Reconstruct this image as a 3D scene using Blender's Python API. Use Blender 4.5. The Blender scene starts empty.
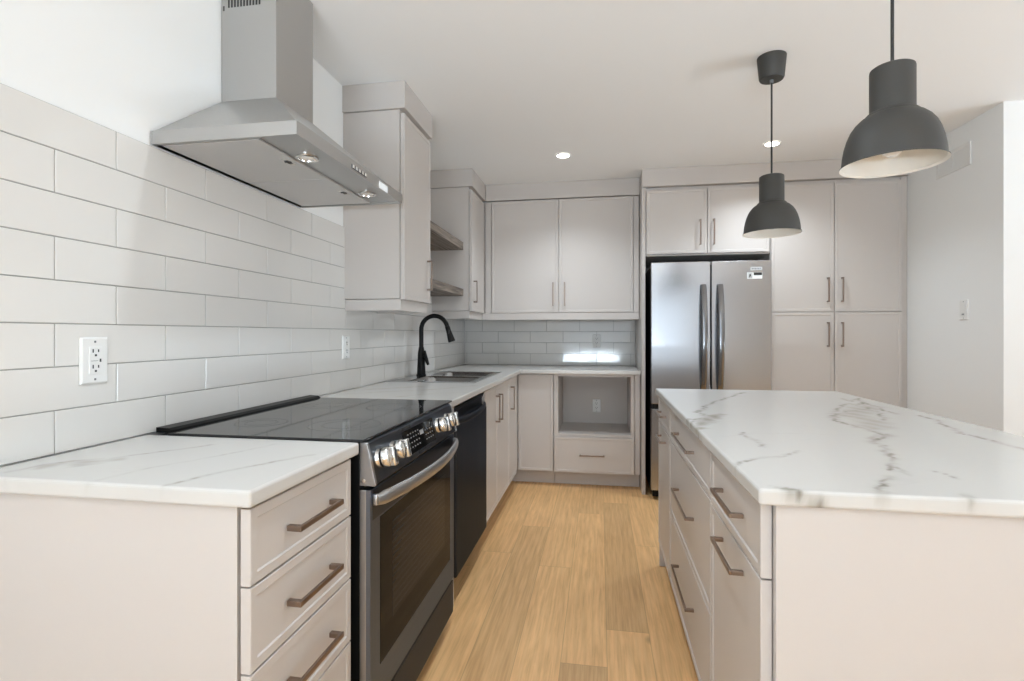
import bpy, bmesh, math, random
import numpy as np
from mathutils import Vector

# ------------------------------------------------------------------ camera, world, light
S = bpy.context.scene
COL = S.collection
PI = math.pi
ZC = 2.4137                                    # ceiling height

cam = bpy.data.cameras.new('camera')
cam.sensor_width = 36.0
cam.lens = 519.03 * 36.0 / 1024.0
cam.shift_y = -6.44 / 1024.0
cam.clip_start = 0.02
camo = bpy.data.objects.new('camera', cam)
COL.objects.link(camo)
camo.location = (1.2486, 0.0, 1.1925)
camo.rotation_euler = (PI / 2, 0, 0.1674)
S.camera = camo

S.view_settings.view_transform = 'Standard'
S.view_settings.look = 'None'
S.view_settings.exposure = 0.0
S.view_settings.gamma = 1.0
S.view_settings.use_curve_mapping = False

world = bpy.data.worlds.new('daylight_sky')
S.world = world
world.use_nodes = True
bg = world.node_tree.nodes['Background']
bg.inputs['Color'].default_value = (0.86, 0.92, 1.0, 1)
bg.inputs['Strength'].default_value = 0.55


def area(name, loc, rot, sx, sy, power, color=(1, 1, 1)):
    l = bpy.data.lights.new(name, 'AREA')
    l.shape = 'RECTANGLE'
    l.size, l.size_y = sx, sy
    l.energy = power
    l.color = color
    o = bpy.data.objects.new(name, l)
    COL.objects.link(o)
    o.location = loc
    o.rotation_euler = rot
    return o


# daylight that enters by the windows of the living area behind and beside the kitchen
DAY = (0.80, 0.94, 1.07)
area('window_daylight', (1.75, -3.10, 1.42), (PI / 2, 0, 0), 2.8, 1.7, 20, DAY)
area('window_daylight', (-0.10, -1.5, 1.42), (PI / 2, 0, -PI / 2), 2.2, 1.7, 9, DAY)


def uplight(loc, rot, sx, sy, power, spread):
    o = area('added_ceiling_fill', loc, rot, sx, sy, power, DAY)
    o.data.spread = math.radians(spread)


# added upward fill lights outside the window openings, to brighten the ceiling
uplight((1.25, -3.20, 0.45), (PI / 2 + 0.74, 0, 0), 2.0, 0.5, 280, 115)
uplight((6.52, 1.2, 0.50), (PI / 2 + 0.55, 0, PI / 2), 2.6, 0.5, 112, 115)
DOWNLIGHT_POWER = 14.0

# ------------------------------------------------------------------ materials


def new_mat(name):
    m = bpy.data.materials.new(name)
    m.use_nodes = True
    nt = m.node_tree
    b = nt.nodes['Principled BSDF']
    return m, nt, b


def srgb(r, g, b):
    f = lambda c: (c / 255 / 12.92) if c / 255 <= 0.04045 else ((c / 255 + 0.055) / 1.055) ** 2.4
    return (f(r), f(g), f(b), 1)


def simple(name, col, rough=0.5, metal=0.0, spec=0.5, bump=0.0, bscale=200.0, coat=0.0, var=0.0):
    m, nt, b = new_mat(name)
    b.inputs['Roughness'].default_value = rough
    b.inputs['Metallic'].default_value = metal
    b.inputs['Specular IOR Level'].default_value = spec
    b.inputs['Coat Weight'].default_value = coat
    tc = nt.nodes.new('ShaderNodeTexCoord')
    nz = nt.nodes.new('ShaderNodeTexNoise')
    nz.inputs['Scale'].default_value = bscale
    nz.inputs['Detail'].default_value = 3
    nt.links.new(tc.outputs['Object'], nz.inputs['Vector'])
    mix = nt.nodes.new('ShaderNodeMix')
    mix.data_type = 'RGBA'
    mix.inputs['A'].default_value = col
    mix.inputs['B'].default_value = tuple(c * (1 - var) for c in col[:3]) + (1,)
    nt.links.new(nz.outputs['Fac'], mix.inputs['Factor'])
    nt.links.new(mix.outputs['Result'], b.inputs['Base Color'])
    if bump:
        bp = nt.nodes.new('ShaderNodeBump')
        bp.inputs['Strength'].default_value = bump
        bp.inputs['Distance'].default_value = 0.001
        nt.links.new(nz.outputs['Fac'], bp.inputs['Height'])
        nt.links.new(bp.outputs['Normal'], b.inputs['Normal'])
    return m


def brushed(name, col, rough, axis='Z', amount=0.1, scale=260.0, aniso=0.0, edge=(1, 1, 1, 1), bump=0.02):
    """brushed metal, streaks running along one axis"""
    m, nt, b = new_mat(name)
    b.inputs['Metallic'].default_value = 1.0
    b.inputs['Base Color'].default_value = col
    b.inputs['Anisotropic'].default_value = aniso
    b.inputs['Specular Tint'].default_value = edge
    tc = nt.nodes.new('ShaderNodeTexCoord')
    mp = nt.nodes.new('ShaderNodeMapping')
    sc = [scale, scale, scale]
    sc['XYZ'.index(axis)] = 2.0
    mp.inputs['Scale'].default_value = sc
    nz = nt.nodes.new('ShaderNodeTexNoise')
    nz.inputs['Scale'].default_value = 1.0
    nz.inputs['Detail'].default_value = 2
    nt.links.new(tc.outputs['Object'], mp.inputs['Vector'])
    nt.links.new(mp.outputs['Vector'], nz.inputs['Vector'])
    mr = nt.nodes.new('ShaderNodeMapRange')
    mr.inputs['To Min'].default_value = rough - amount
    mr.inputs['To Max'].default_value = rough + amount
    nt.links.new(nz.outputs['Fac'], mr.inputs['Value'])
    nt.links.new(mr.outputs['Result'], b.inputs['Roughness'])
    bp = nt.nodes.new('ShaderNodeBump')
    bp.inputs['Strength'].default_value = bump
    bp.inputs['Distance'].default_value = 0.0004
    nt.links.new(nz.outputs['Fac'], bp.inputs['Height'])
    nt.links.new(bp.outputs['Normal'], b.inputs['Normal'])
    return m


def emit(name, col, strength):
    m, nt, b = new_mat(name)
    b.inputs['Base Color'].default_value = col
    b.inputs['Emission Color'].default_value = col
    b.inputs['Emission Strength'].default_value = strength
    return m


def tile_material():
    m, nt, b = new_mat('white_glazed_tile')
    b.inputs['Base Color'].default_value = srgb(227, 224, 219)
    b.inputs['Roughness'].default_value = 0.09
    b.inputs['IOR'].default_value = 1.68
    tc = nt.nodes.new('ShaderNodeTexCoord')
    nz = nt.nodes.new('ShaderNodeTexNoise')
    nz.inputs['Scale'].default_value = 9.0
    nz.inputs['Detail'].default_value = 1
    nt.links.new(tc.outputs['Object'], nz.inputs['Vector'])
    bp = nt.nodes.new('ShaderNodeBump')
    bp.inputs['Strength'].default_value = 0.25
    bp.inputs['Distance'].default_value = 0.004
    nt.links.new(nz.outputs['Fac'], bp.inputs['Height'])
    nt.links.new(bp.outputs['Normal'], b.inputs['Normal'])
    return m


def marble_material():
    m, nt, b = new_mat('veined_white_stone')
    b.inputs['Roughness'].default_value = 0.22
    tc = nt.nodes.new('ShaderNodeTexCoord')

    def vein(scale, stretch, seed, width, dist):
        mp = nt.nodes.new('ShaderNodeMapping')
        mp.inputs['Location'].default_value = (seed, seed * 0.7, 0)
        mp.inputs['Rotation'].default_value = (0, 0, 0.55)
        mp.inputs['Scale'].default_value = stretch
        nt.links.new(tc.outputs['Object'], mp.inputs['Vector'])
        n = nt.nodes.new('ShaderNodeTexNoise')
        n.inputs['Scale'].default_value = scale
        n.inputs['Detail'].default_value = 5
        n.inputs['Roughness'].default_value = 0.55
        n.inputs['Distortion'].default_value = dist
        nt.links.new(mp.outputs['Vector'], n.inputs['Vector'])
        s = nt.nodes.new('ShaderNodeMath')
        s.operation = 'SUBTRACT'
        s.inputs[1].default_value = 0.5
        nt.links.new(n.outputs['Fac'], s.inputs[0])
        a = nt.nodes.new('ShaderNodeMath')
        a.operation = 'ABSOLUTE'
        nt.links.new(s.outputs[0], a.inputs[0])
        r = nt.nodes.new('ShaderNodeMapRange')
        r.inputs['From Min'].default_value = 0.0
        r.inputs['From Max'].default_value = width
        r.inputs['To Min'].default_value = 1.0
        r.inputs['To Max'].default_value = 0.0
        nt.links.new(a.outputs[0], r.inputs['Value'])
        k = nt.nodes.new('ShaderNodeTexNoise')
        k.inputs['Scale'].default_value = scale * 1.3
        k.inputs['Detail'].default_value = 1
        nt.links.new(mp.outputs['Vector'], k.inputs['Vector'])
        kr = nt.nodes.new('ShaderNodeMapRange')
        kr.inputs['From Min'].default_value = 0.5
        kr.inputs['From Max'].default_value = 0.72
        nt.links.new(k.outputs['Fac'], kr.inputs['Value'])
        mu = nt.nodes.new('ShaderNodeMath')
        mu.operation = 'MULTIPLY'
        nt.links.new(r.outputs['Result'], mu.inputs[0])
        nt.links.new(kr.outputs['Result'], mu.inputs[1])
        return mu.outputs[0]

    v1 = vein(1.6, (1, 2.2, 1), 3.1, 0.012, 0.6)
    v2 = vein(3.2, (1, 1.8, 1), 8.4, 0.02, 0.9)
    at = nt.nodes.new('ShaderNodeAttribute')
    at.attribute_name = 'vein'
    sep = nt.nodes.new('ShaderNodeSeparateColor')
    nt.links.new(at.outputs['Color'], sep.inputs['Color'])
    base = srgb(208, 205, 200)
    prev = None

    def over(fac, col, amount, prev):
        mx = nt.nodes.new('ShaderNodeMix')
        mx.data_type = 'RGBA'
        ml = nt.nodes.new('ShaderNodeMath')
        ml.operation = 'MULTIPLY'
        ml.inputs[1].default_value = amount
        nt.links.new(fac, ml.inputs[0])
        nt.links.new(ml.outputs[0], mx.inputs['Factor'])
        if prev is None:
            mx.inputs['A'].default_value = base
        else:
            nt.links.new(prev, mx.inputs['A'])
        mx.inputs['B'].default_value = col
        return mx.outputs['Result']

    p = over(v1, srgb(196, 193, 188), 0.5, None)
    p = over(v2, srgb(204, 202, 198), 0.4, p)
    p = over(sep.outputs['Green'], srgb(162, 156, 143), 0.9, p)     # broad soft patches
    p = over(sep.outputs['Red'], srgb(108, 101, 86), 0.95, p)        # fine dark veins
    nt.links.new(p, b.inputs['Base Color'])
    return m


def oak_material():
    m, nt, b = new_mat('oiled_oak_planks')
    tc = nt.nodes.new('ShaderNodeTexCoord')
    at = nt.nodes.new('ShaderNodeAttribute')
    at.attribute_name = 'plank'
    sep = nt.nodes.new('ShaderNodeSeparateColor')
    nt.links.new(at.outputs['Color'], sep.inputs['Color'])
    # shift grain per plank
    add = nt.nodes.new('ShaderNodeVectorMath')
    add.operation = 'MULTIPLY_ADD'
    nt.links.new(at.outputs['Color'], add.inputs[0])
    add.inputs[1].default_value = (9, 37, 5)
    nt.links.new(tc.outputs['Object'], add.inputs[2])
    mp = nt.nodes.new('ShaderNodeMapping')
    mp.inputs['Scale'].default_value = (11, 1.6, 1)
    nt.links.new(add.outputs['Vector'], mp.inputs['Vector'])
    n1 = nt.nodes.new('ShaderNodeTexNoise')
    n1.inputs['Scale'].default_value = 1.6
    n1.inputs['Detail'].default_value = 8
    n1.inputs['Roughness'].default_value = 0.62
    n1.inputs['Distortion'].default_value = 0.8
    nt.links.new(mp.outputs['Vector'], n1.inputs['Vector'])
    mp2 = nt.nodes.new('ShaderNodeMapping')
    mp2.inputs['Scale'].default_value = (130, 5, 1)
    nt.links.new(add.outputs['Vector'], mp2.inputs['Vector'])
    n2 = nt.nodes.new('ShaderNodeTexNoise')
    n2.inputs['Scale'].default_value = 1.0
    n2.inputs['Detail'].default_value = 3
    nt.links.new(mp2.outputs['Vector'], n2.inputs['Vector'])
    wv = nt.nodes.new('ShaderNodeTexWave')
    wv.wave_type = 'BANDS'
    wv.bands_direction = 'X'
    wv.inputs['Scale'].default_value = 0.9
    wv.inputs['Distortion'].default_value = 7.0
    wv.inputs['Detail'].default_value = 2
    wv.inputs['Detail Scale'].default_value = 0.8
    nt.links.new(mp.outputs['Vector'], wv.inputs['Vector'])

    def mixc(fac, a, bcol, amt=1.0):
        mx = nt.nodes.new('ShaderNodeMix')
        mx.data_type = 'RGBA'
        ml = nt.nodes.new('ShaderNodeMath')
        ml.operation = 'MULTIPLY'
        ml.inputs[1].default_value = amt
        nt.links.new(fac, ml.inputs[0])
        nt.links.new(ml.outputs[0], mx.inputs['Factor'])
        if isinstance(a, tuple):
            mx.inputs['A'].default_value = a
        else:
            nt.links.new(a, mx.inputs['A'])
        mx.inputs['B'].default_value = bcol
        return mx.outputs['Result']

    c = mixc(sep.outputs['Red'], srgb(246, 196, 136), srgb(160, 126, 86))
    r1 = nt.nodes.new('ShaderNodeMapRange')
    r1.inputs['From Min'].default_value = 0.35
    r1.inputs['From Max'].default_value = 0.68
    nt.links.new(n1.outputs['Fac'], r1.inputs['Value'])
    c = mixc(r1.outputs['Result'], c, srgb(178, 130, 80), 0.38)
    c = mixc(wv.outputs['Fac'], c, srgb(168, 122, 74), 0.16)
    r2 = nt.nodes.new('ShaderNodeMapRange')
    r2.inputs['From Min'].default_value = 0.48
    r2.inputs['From Max'].default_value = 0.75
    nt.links.new(n2.outputs['Fac'], r2.inputs['Value'])
    c = mixc(r2.outputs['Result'], c, srgb(240, 204, 152), 0.30)
    # knots
    vo = nt.nodes.new('ShaderNodeTexVoronoi')
    vo.inputs['Scale'].default_value = 1.0
    mpk = nt.nodes.new('ShaderNodeMapping')
    mpk.inputs['Scale'].default_value = (3.2, 1.6, 1)
    nt.links.new(add.outputs['Vector'], mpk.inputs['Vector'])
    nt.links.new(mpk.outputs['Vector'], vo.inputs['Vector'])
    rk = nt.nodes.new('ShaderNodeMapRange')
    rk.inputs['From Min'].default_value = 0.015
    rk.inputs['From Max'].default_value = 0.06
    rk.inputs['To Min'].default_value = 1
    rk.inputs['To Max'].default_value = 0
    nt.links.new(vo.outputs['Distance'], rk.inputs['Value'])
    c = mixc(rk.outputs['Result'], c, srgb(110, 80, 50), 0.5)
    # seams from the plank UVs (metres from the edges)
    uv = nt.nodes.new('ShaderNodeUVMap')
    uv.uv_map = 'seam'
    sx = nt.nodes.new('ShaderNodeSeparateXYZ')
    nt.links.new(uv.outputs['UV'], sx.inputs['Vector'])

    def edge(out, length_attr):
        a = nt.nodes.new('ShaderNodeMath')
        a.operation = 'SUBTRACT'
        a.inputs[0].default_value = 0.5
        nt.links.new(out, a.inputs[1])
        ab = nt.nodes.new('ShaderNodeMath')
        ab.operation = 'ABSOLUTE'
        nt.links.new(a.outputs[0], ab.inputs[0])
        r = nt.nodes.new('ShaderNodeMapRange')
        r.inputs['From Min'].default_value = 0.5 - length_attr
        r.inputs['From Max'].default_value = 0.5
        nt.links.new(ab.outputs[0], r.inputs['Value'])
        return r.outputs['Result']
    c = mixc(edge(sx.outputs['X'], 0.014), c, srgb(140, 104, 62), 0.5)
    r3 = nt.nodes.new('ShaderNodeMapRange')
    r3.inputs['From Min'].default_value = 0.50
    r3.inputs['From Max'].default_value = 0.28
    nt.links.new(n2.outputs['Fac'], r3.inputs['Value'])
    c = mixc(r3.outputs['Result'], c, srgb(140, 100, 58), 0.22)
    c = mixc(edge(sx.outputs['Y'], 0.0012), c, srgb(130, 100, 64), 0.6)
    nt.links.new(c, b.inputs['Base Color'])
    b.inputs['Roughness'].default_value = 0.42
    bp = nt.nodes.new('ShaderNodeBump')
    bp.inputs['Strength'].default_value = 0.15
    bp.inputs['Distance'].default_value = 0.001
    nt.links.new(n2.outputs['Fac'], bp.inputs['Height'])
    nt.links.new(bp.outputs['Normal'], b.inputs['Normal'])
    return m


def barn_wood(name):
    m, nt, b = new_mat(name)
    b.inputs['Roughness'].default_value = 0.6
    tc = nt.nodes.new('ShaderNodeTexCoord')
    mp = nt.nodes.new('ShaderNodeMapping')
    mp.inputs['Scale'].default_value = (40, 2.5, 40)
    nt.links.new(tc.outputs['Object'], mp.inputs['Vector'])
    n = nt.nodes.new('ShaderNodeTexNoise')
    n.inputs['Scale'].default_value = 1
    n.inputs['Detail'].default_value = 5
    n.inputs['Distortion'].default_value = 1.2
    nt.links.new(mp.outputs['Vector'], n.inputs['Vector'])
    r = nt.nodes.new('ShaderNodeValToRGB')
    r.color_ramp.elements[0].color = srgb(78, 68, 61)
    r.color_ramp.elements[0].position = 0.3
    r.color_ramp.elements[1].color = srgb(158, 145, 132)
    r.color_ramp.elements[1].position = 0.7
    nt.links.new(n.outputs['Fac'], r.inputs['Fac'])
    nt.links.new(r.outputs['Color'], b.inputs['Base Color'])
    return m


def oven_pane_material():
    """dark oven glass, the wire racks behind it faintly showing as thin lines"""
    m, nt, b = new_mat('oven_viewing_glass')
    b.inputs['Roughness'].default_value = 0.08
    b.inputs['Specular IOR Level'].default_value = 0.08
    b.inputs['Specular Tint'].default_value = (0.55, 0.72, 1.0, 1)
    tc = nt.nodes.new('ShaderNodeTexCoord')
    wv = nt.nodes.new('ShaderNodeTexWave')
    wv.bands_direction = 'Z'
    wv.inputs['Scale'].default_value = 16
    wv.inputs['Distortion'].default_value = 0.3
    nt.links.new(tc.outputs['Object'], wv.inputs['Vector'])
    r = nt.nodes.new('ShaderNodeValToRGB')
    r.color_ramp.elements[0].position = 0.55
    r.color_ramp.elements[0].color = (0.010, 0.010, 0.011, 1)
    r.color_ramp.elements[1].position = 0.95
    r.color_ramp.elements[1].color = (0.028, 0.028, 0.029, 1)
    nt.links.new(wv.outputs['Fac'], r.inputs['Fac'])
    nt.links.new(r.outputs['Color'], b.inputs['Base Color'])
    return m


M = {}
M['wall'] = simple('white_wall_paint', srgb(244, 244, 242), 0.7, bump=0.1, bscale=120)
M['ceiling'] = simple('white_ceiling_paint', srgb(245, 245, 244), 0.85, bump=0.1, bscale=90)
M['cab'] = simple('greige_cabinet_lacquer', srgb(205, 198, 192), 0.33, spec=0.4, var=0.015, bscale=3)
M['gap'] = simple('dark_cabinet_gap', srgb(96, 90, 84), 0.7)
M['tile'] = tile_material()
M['grout'] = simple('grey_grout', srgb(172, 170, 166), 0.85, bump=0.3, bscale=400)
M['stone'] = marble_material()
M['oak'] = oak_material()
M['shelfwood'] = barn_wood('weathered_wood')
M['steel'] = simple('satin_steel', (0.50, 0.50, 0.505, 1), 0.30, 1.0)
M['steel_v'] = brushed('brushed_steel_upright', (0.45, 0.45, 0.46, 1), 0.2, 'X', 0.02, bump=0.004)
M['hood_steel'] = brushed('hood_steel', (0.50, 0.495, 0.485, 1), 0.36, 'Y', 0.05)
M['dsteel'] = brushed('dark_steel', (0.14, 0.146, 0.158, 1), 0.32, 'Y', 0.04, edge=(0.46, 0.48, 0.53, 1))
M['bsteel'] = brushed('black_steel', (0.088, 0.092, 0.100, 1), 0.36, 'Z', 0.04, edge=(0.42, 0.45, 0.51, 1))
M['range_steel'] = brushed('range_steel', (0.225, 0.25, 0.30, 1), 0.34, 'Y', 0.04, edge=(0.50, 0.57, 0.70, 1))
M['fridge_handle'] = simple('dark_satin_handle', (0.24, 0.24, 0.245, 1), 0.2, 1.0)
M['chrome'] = simple('polished_steel', (0.78, 0.77, 0.75, 1), 0.15, 1.0)
M['sinksteel'] = simple('satin_sink_steel', (0.47, 0.47, 0.475, 1), 0.2, 1.0)
M['bronze'] = simple('brushed_bronze', (0.29, 0.225, 0.185, 1), 0.3, 1.0)
M['black'] = simple('matt_black', (0.005, 0.005, 0.005, 1), 0.38, spec=0.2)
M['blackgloss'] = simple('black_glass', (0.006, 0.006, 0.006, 1), 0.06, spec=0.06)
M['blackgloss'].node_tree.nodes['Principled BSDF'].inputs['Specular Tint'].default_value = (0.55, 0.72, 1.0, 1)   # cool tint put into the reflections against the orange floor bounce
M['cooktop'] = simple('cooktop_glass', (0.014, 0.014, 0.015, 1), 0.05)
M['pane'] = oven_pane_material()
M['dark'] = simple('black_plastic', (0.02, 0.02, 0.021, 1), 0.5)
M['shade'] = simple('charcoal_lamp_paint', srgb(60, 59, 56), 0.55, bump=0.05, bscale=300)
M['shadein'] = simple('white_lamp_inside', srgb(238, 232, 222), 0.5)
M['plastic'] = simple('white_plastic', srgb(236, 235, 232), 0.35)
M['slot'] = simple('dark_slot', (0.03, 0.03, 0.03, 1), 0.6)
M['filter'] = simple('filter_mesh_steel', (0.66, 0.65, 0.64, 1), 0.5, 0.75, bump=0.3, bscale=900)
M['lamp'] = emit('lit_lens', (1.0, 0.97, 0.92, 1), 14.0)
M['bulb'] = simple('bulb_glass', (0.85, 0.83, 0.80, 1), 0.12)
M['mark'] = simple('panel_marking', srgb(150, 150, 150), 0.5)
M['grey'] = simple('grey_print', srgb(120, 122, 124), 0.5)
M['sticker'] = simple('grey_sticker', srgb(198, 199, 200), 0.5)
M['stickerw'] = simple('white_sticker', srgb(238, 240, 240), 0.4)

# ------------------------------------------------------------------ mesh helpers


class MB:
    def __init__(self):
        self.bm = bmesh.new()

    def _bevel(self, verts, w, seg=2):
        es = list({e for v in verts for e in v.link_edges})
        bmesh.ops.bevel(self.bm, geom=es, offset=w, segments=seg, affect='EDGES', profile=0.5)

    def box(self, x0, x1, y0, y1, z0, z1, bev=0.0, seg=2):
        bm = self.bm
        v = [bm.verts.new((x, y, z)) for x in (x0, x1) for y in (y0, y1) for z in (z0, z1)]
        for f in ((0, 1, 3, 2), (4, 6, 7, 5), (0, 4, 5, 1), (2, 3, 7, 6), (0, 2, 6, 4), (1, 5, 7, 3)):
            bm.faces.new([v[i] for i in f])
        if bev:
            self._bevel(v, bev, seg)
        return self

    def prism(self, pts, axis, a0, a1, bev=0.0, seg=2):
        """pts: 2-D outline; axis: extrusion axis. 'Y': pts are (x, z); 'X': (y, z); 'Z': (x, y)"""
        bm = self.bm

        def P(p, a):
            return {'Y': (p[0], a, p[1]), 'X': (a, p[0], p[1]), 'Z': (p[0], p[1], a)}[axis]
        A = [bm.verts.new(P(p, a0)) for p in pts]
        B = [bm.verts.new(P(p, a1)) for p in pts]
        n = len(pts)
        bm.faces.new(A)
        bm.faces.new(B[::-1])
        for i in range(n):
            bm.faces.new((A[i], B[i], B[(i + 1) % n], A[(i + 1) % n]))
        if bev:
            self._bevel(A + B, bev, seg)
        return self

    def rings(self, rings, cap0=True, cap1=True, closed=True):
        bm = self.bm
        R = [[bm.verts.new(p) for p in r] for r in rings]
        n = len(R[0])
        for a, b in zip(R[:-1], R[1:]):
            for i in range(n if closed else n - 1):
                j = (i + 1) % n
                bm.faces.new((a[i], a[j], b[j], b[i]))
        if cap0:
            bm.faces.new(R[0][::-1])
        if cap1:
            bm.faces.new(R[-1])
        return self

    def lathe(self, prof, cx, cy, n=32, cap0=True, cap1=True):
        return self.rings([[(cx + r * math.cos(2 * PI * i / n), cy + r * math.sin(2 * PI * i / n), z)
                            for i in range(n)] for r, z in prof], cap0, cap1)

    def disc_axis(self, prof, c, d, n=24, cap0=True, cap1=True):
        """lathe about an axis d through c; prof = (radius, distance along d)"""
        d = Vector(d).normalized()
        u = d.orthogonal().normalized()
        w = d.cross(u)
        c = Vector(c)
        return self.rings([[c + d * t + (u * math.cos(2 * PI * i / n) + w * math.sin(2 * PI * i / n)) * r
                            for i in range(n)] for r, t in prof], cap0, cap1)

    def tube(self, pts, rad, n=14, flat=None, up=(0, 0, 1)):
        """sweep a circle (or an ellipse: flat=(across, up)) along pts"""
        pts = [Vector(p) for p in pts]
        up = Vector(up)
        rings = []
        for i, p in enumerate(pts):
            t = (pts[min(i + 1, len(pts) - 1)] - pts[max(i - 1, 0)]).normalized()
            if flat is None and abs(t.dot(up)) > 0.95:
                u = Vector((0, 1, 0)) if abs(t.y) < 0.9 else Vector((1, 0, 0))
            else:
                u = up
            s = t.cross(u).normalized()
            w = s.cross(t).normalized()
            r = rad[i] if isinstance(rad, (list, tuple)) else rad
            a, b = (r, r) if flat is None else (flat[0] * r, flat[1] * r)
            rings.append([p + s * a * math.cos(2 * PI * k / n) + w * b * math.sin(2 * PI * k / n) for k in range(n)])
        return self.rings(rings)

    def build(self, name, mat, parent=None, smooth=None, mats=None):
        bm = self.bm
        bmesh.ops.recalc_face_normals(bm, faces=bm.faces[:])
        org = Vector((0, 0, 0))
        if parent is not None:
            org = Vector(parent['origin'])
        for v in bm.verts:
            v.co -= org
        me = bpy.data.meshes.new(name)
        bm.to_mesh(me)
        bm.free()
        me.materials.append(mat)
        o = bpy.data.objects.new(name, me)
        COL.objects.link(o)
        if parent is not None:
            o.parent = parent
        o['origin'] = tuple(org)
        if smooth:
            me.polygons.foreach_set('use_smooth', [True] * len(me.polygons))
            me.set_sharp_from_angle(angle=math.radians(smooth))
        return o


def thing(name, loc, label, cat, group=None):
    o = bpy.data.objects.new(name, None)
    o.empty_display_size = 0.05
    COL.objects.link(o)
    o.location = loc
    o['origin'] = tuple(loc)
    o['label'] = label
    o['category'] = cat
    if group:
        o['group'] = group
    return o


def tag(o, label, cat, group=None):
    o['label'] = label
    o['category'] = cat
    if group:
        o['group'] = group
    return o


def structure(o):
    o['kind'] = 'structure'
    return o


def box(name, mat, parent, x0, x1, y0, y1, z0, z1, bev=0.0015):
    return MB().box(x0, x1, y0, y1, z0, z1, bev).build(name, mat, parent)


def front(face, pos, a0, a1, b0, b1, th=0.020, rim=0.019, rec=0.0028, slope=0.003):
    """slim shaker front. face '+X','-X' : a is Y; '-Y': a is X; b is Z; pos = plane of its back"""
    def mp(a, t, b):
        return {'+X': (pos + t, a, b), '-X': (pos - t, a, b), '-Y': (a, pos - t, b)}[face]

    def ring(i, t):
        return [mp(a0 + i, t, b0 + i), mp(a1 - i, t, b0 + i), mp(a1 - i, t, b1 - i), mp(a0 + i, t, b1 - i)]
    m = MB()
    m.rings([ring(0, 0), ring(0, th - 0.0015), ring(0.0015, th), ring(rim, th), ring(rim + slope, th - rec)])
    return m


def pull(face, pos, ca, cb, L, vertical, parent, so=0.030, w=0.010, t=0.007):
    """bar pull: two feet and a square bar; pos = face it sits on"""
    def bx(m, a0, a1, t0, t1, b0, b1):
        if face == '+X':
            m.box(pos + t0, pos + t1, a0, a1, b0, b1, 0.0015)
        elif face == '-X':
            m.box(pos - t1, pos - t0, a0, a1, b0, b1, 0.0015)
        else:
            m.box(a0, a1, pos - t1, pos - t0, b0, b1, 0.0015)
    m = MB()
    h = L / 2
    e = 0.0005
    if vertical:
        bx(m, ca - w / 2, ca + w / 2, so - t, so, cb - h, cb + h)
        bx(m, ca - w / 2, ca + w / 2, e, so - t + 0.0005, cb - h, cb - h + w)
        bx(m, ca - w / 2, ca + w / 2, e, so - t + 0.0005, cb + h - w, cb + h)
    else:
        bx(m, ca - h, ca + h, so - t, so, cb - w / 2, cb + w / 2)
        bx(m, ca - h, ca - h + w, e, so - t + 0.0005, cb - w / 2, cb + w / 2)
        bx(m, ca + h - w, ca + h, e, so - t + 0.0005, cb - w / 2, cb + w / 2)
    return m.build('handle', M['bronze'], parent)


def rrect(x0, x1, y0, y1, r, z, n=6):
    pts = []
    for cx, cy, a in ((x1 - r, y1 - r, 0), (x0 + r, y1 - r, 1), (x0 + r, y0 + r, 2), (x1 - r, y0 + r, 3)):
        for i in range(n + 1):
            th = PI / 2 * (a + i / n)
            pts.append((cx + r * math.cos(th), cy + r * math.sin(th), z))
    return pts


# ------------------------------------------------------------------ the room shell
XR, YF, YB, XW = 6.3, -3.0, 4.70, 3.34          # room extents; return wall corner

# floor of separate planks (seam UVs and a tone per plank)
rnd = random.Random(11)
PW = 0.1668
X0P = 0.775 - 7 * PW
butts = {5: [2.60], 6: [2.787], 7: [3.197], 8: [2.66], 9: [1.887], 10: [2.13], 11: [3.0]}
tone_set = {(6, 0): .25, (6, 1): .35, (7, 0): .62, (7, 1): .25, (8, 0): .30, (8, 1): .38, (9, 0): .78, (9, 1): .30,
            (10, 0): .22, (10, 1): .66, (11, 0): .3, (11, 1): .35}
bm = bmesh.new()
uvl = bm.loops.layers.uv.new('seam')
cl = bm.loops.layers.color.new('plank')
for k in range(int((XR - X0P) / PW) + 1):
    xa, xb = X0P + k * PW, min(X0P + (k + 1) * PW, XR)
    y = YF
    L0 = 1.6
    b0 = butts.get(k, [rnd.uniform(0, 2)])[0]
    cuts = [YF] + sorted(c for c in [b0 + L0 * i for i in range(-6, 4)] if YF + .05 < c < YB - .05) + [YB]
    for ya, yb in zip(cuts[:-1], cuts[1:]):
        t = rnd.uniform(0.1, 0.6)
        if abs(yb - b0) < 1e-6 and (k, 0) in tone_set:
            t = tone_set[(k, 0)]
        if abs(ya - b0) < 1e-6 and (k, 1) in tone_set:
            t = tone_set[(k, 1)]
        r1, r2 = rnd.random(), rnd.random()
        vs = [bm.verts.new(p) for p in ((xa, ya, 0), (xb, ya, 0), (xb, yb, 0), (xa, yb, 0))]
        f = bm.faces.new(vs)
        for lp, uv in zip(f.loops, ((0, 0), (1, 0), (1, 1), (0, 1))):
            lp[uvl].uv = uv
            lp[cl] = (t, r1, r2, 1)
me = bpy.data.meshes.new('floor')
bm.to_mesh(me)
bm.free()
me.materials.append(M['oak'])
floor = bpy.data.objects.new('floor', me)
COL.objects.link(floor)
structure(floor)

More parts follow.
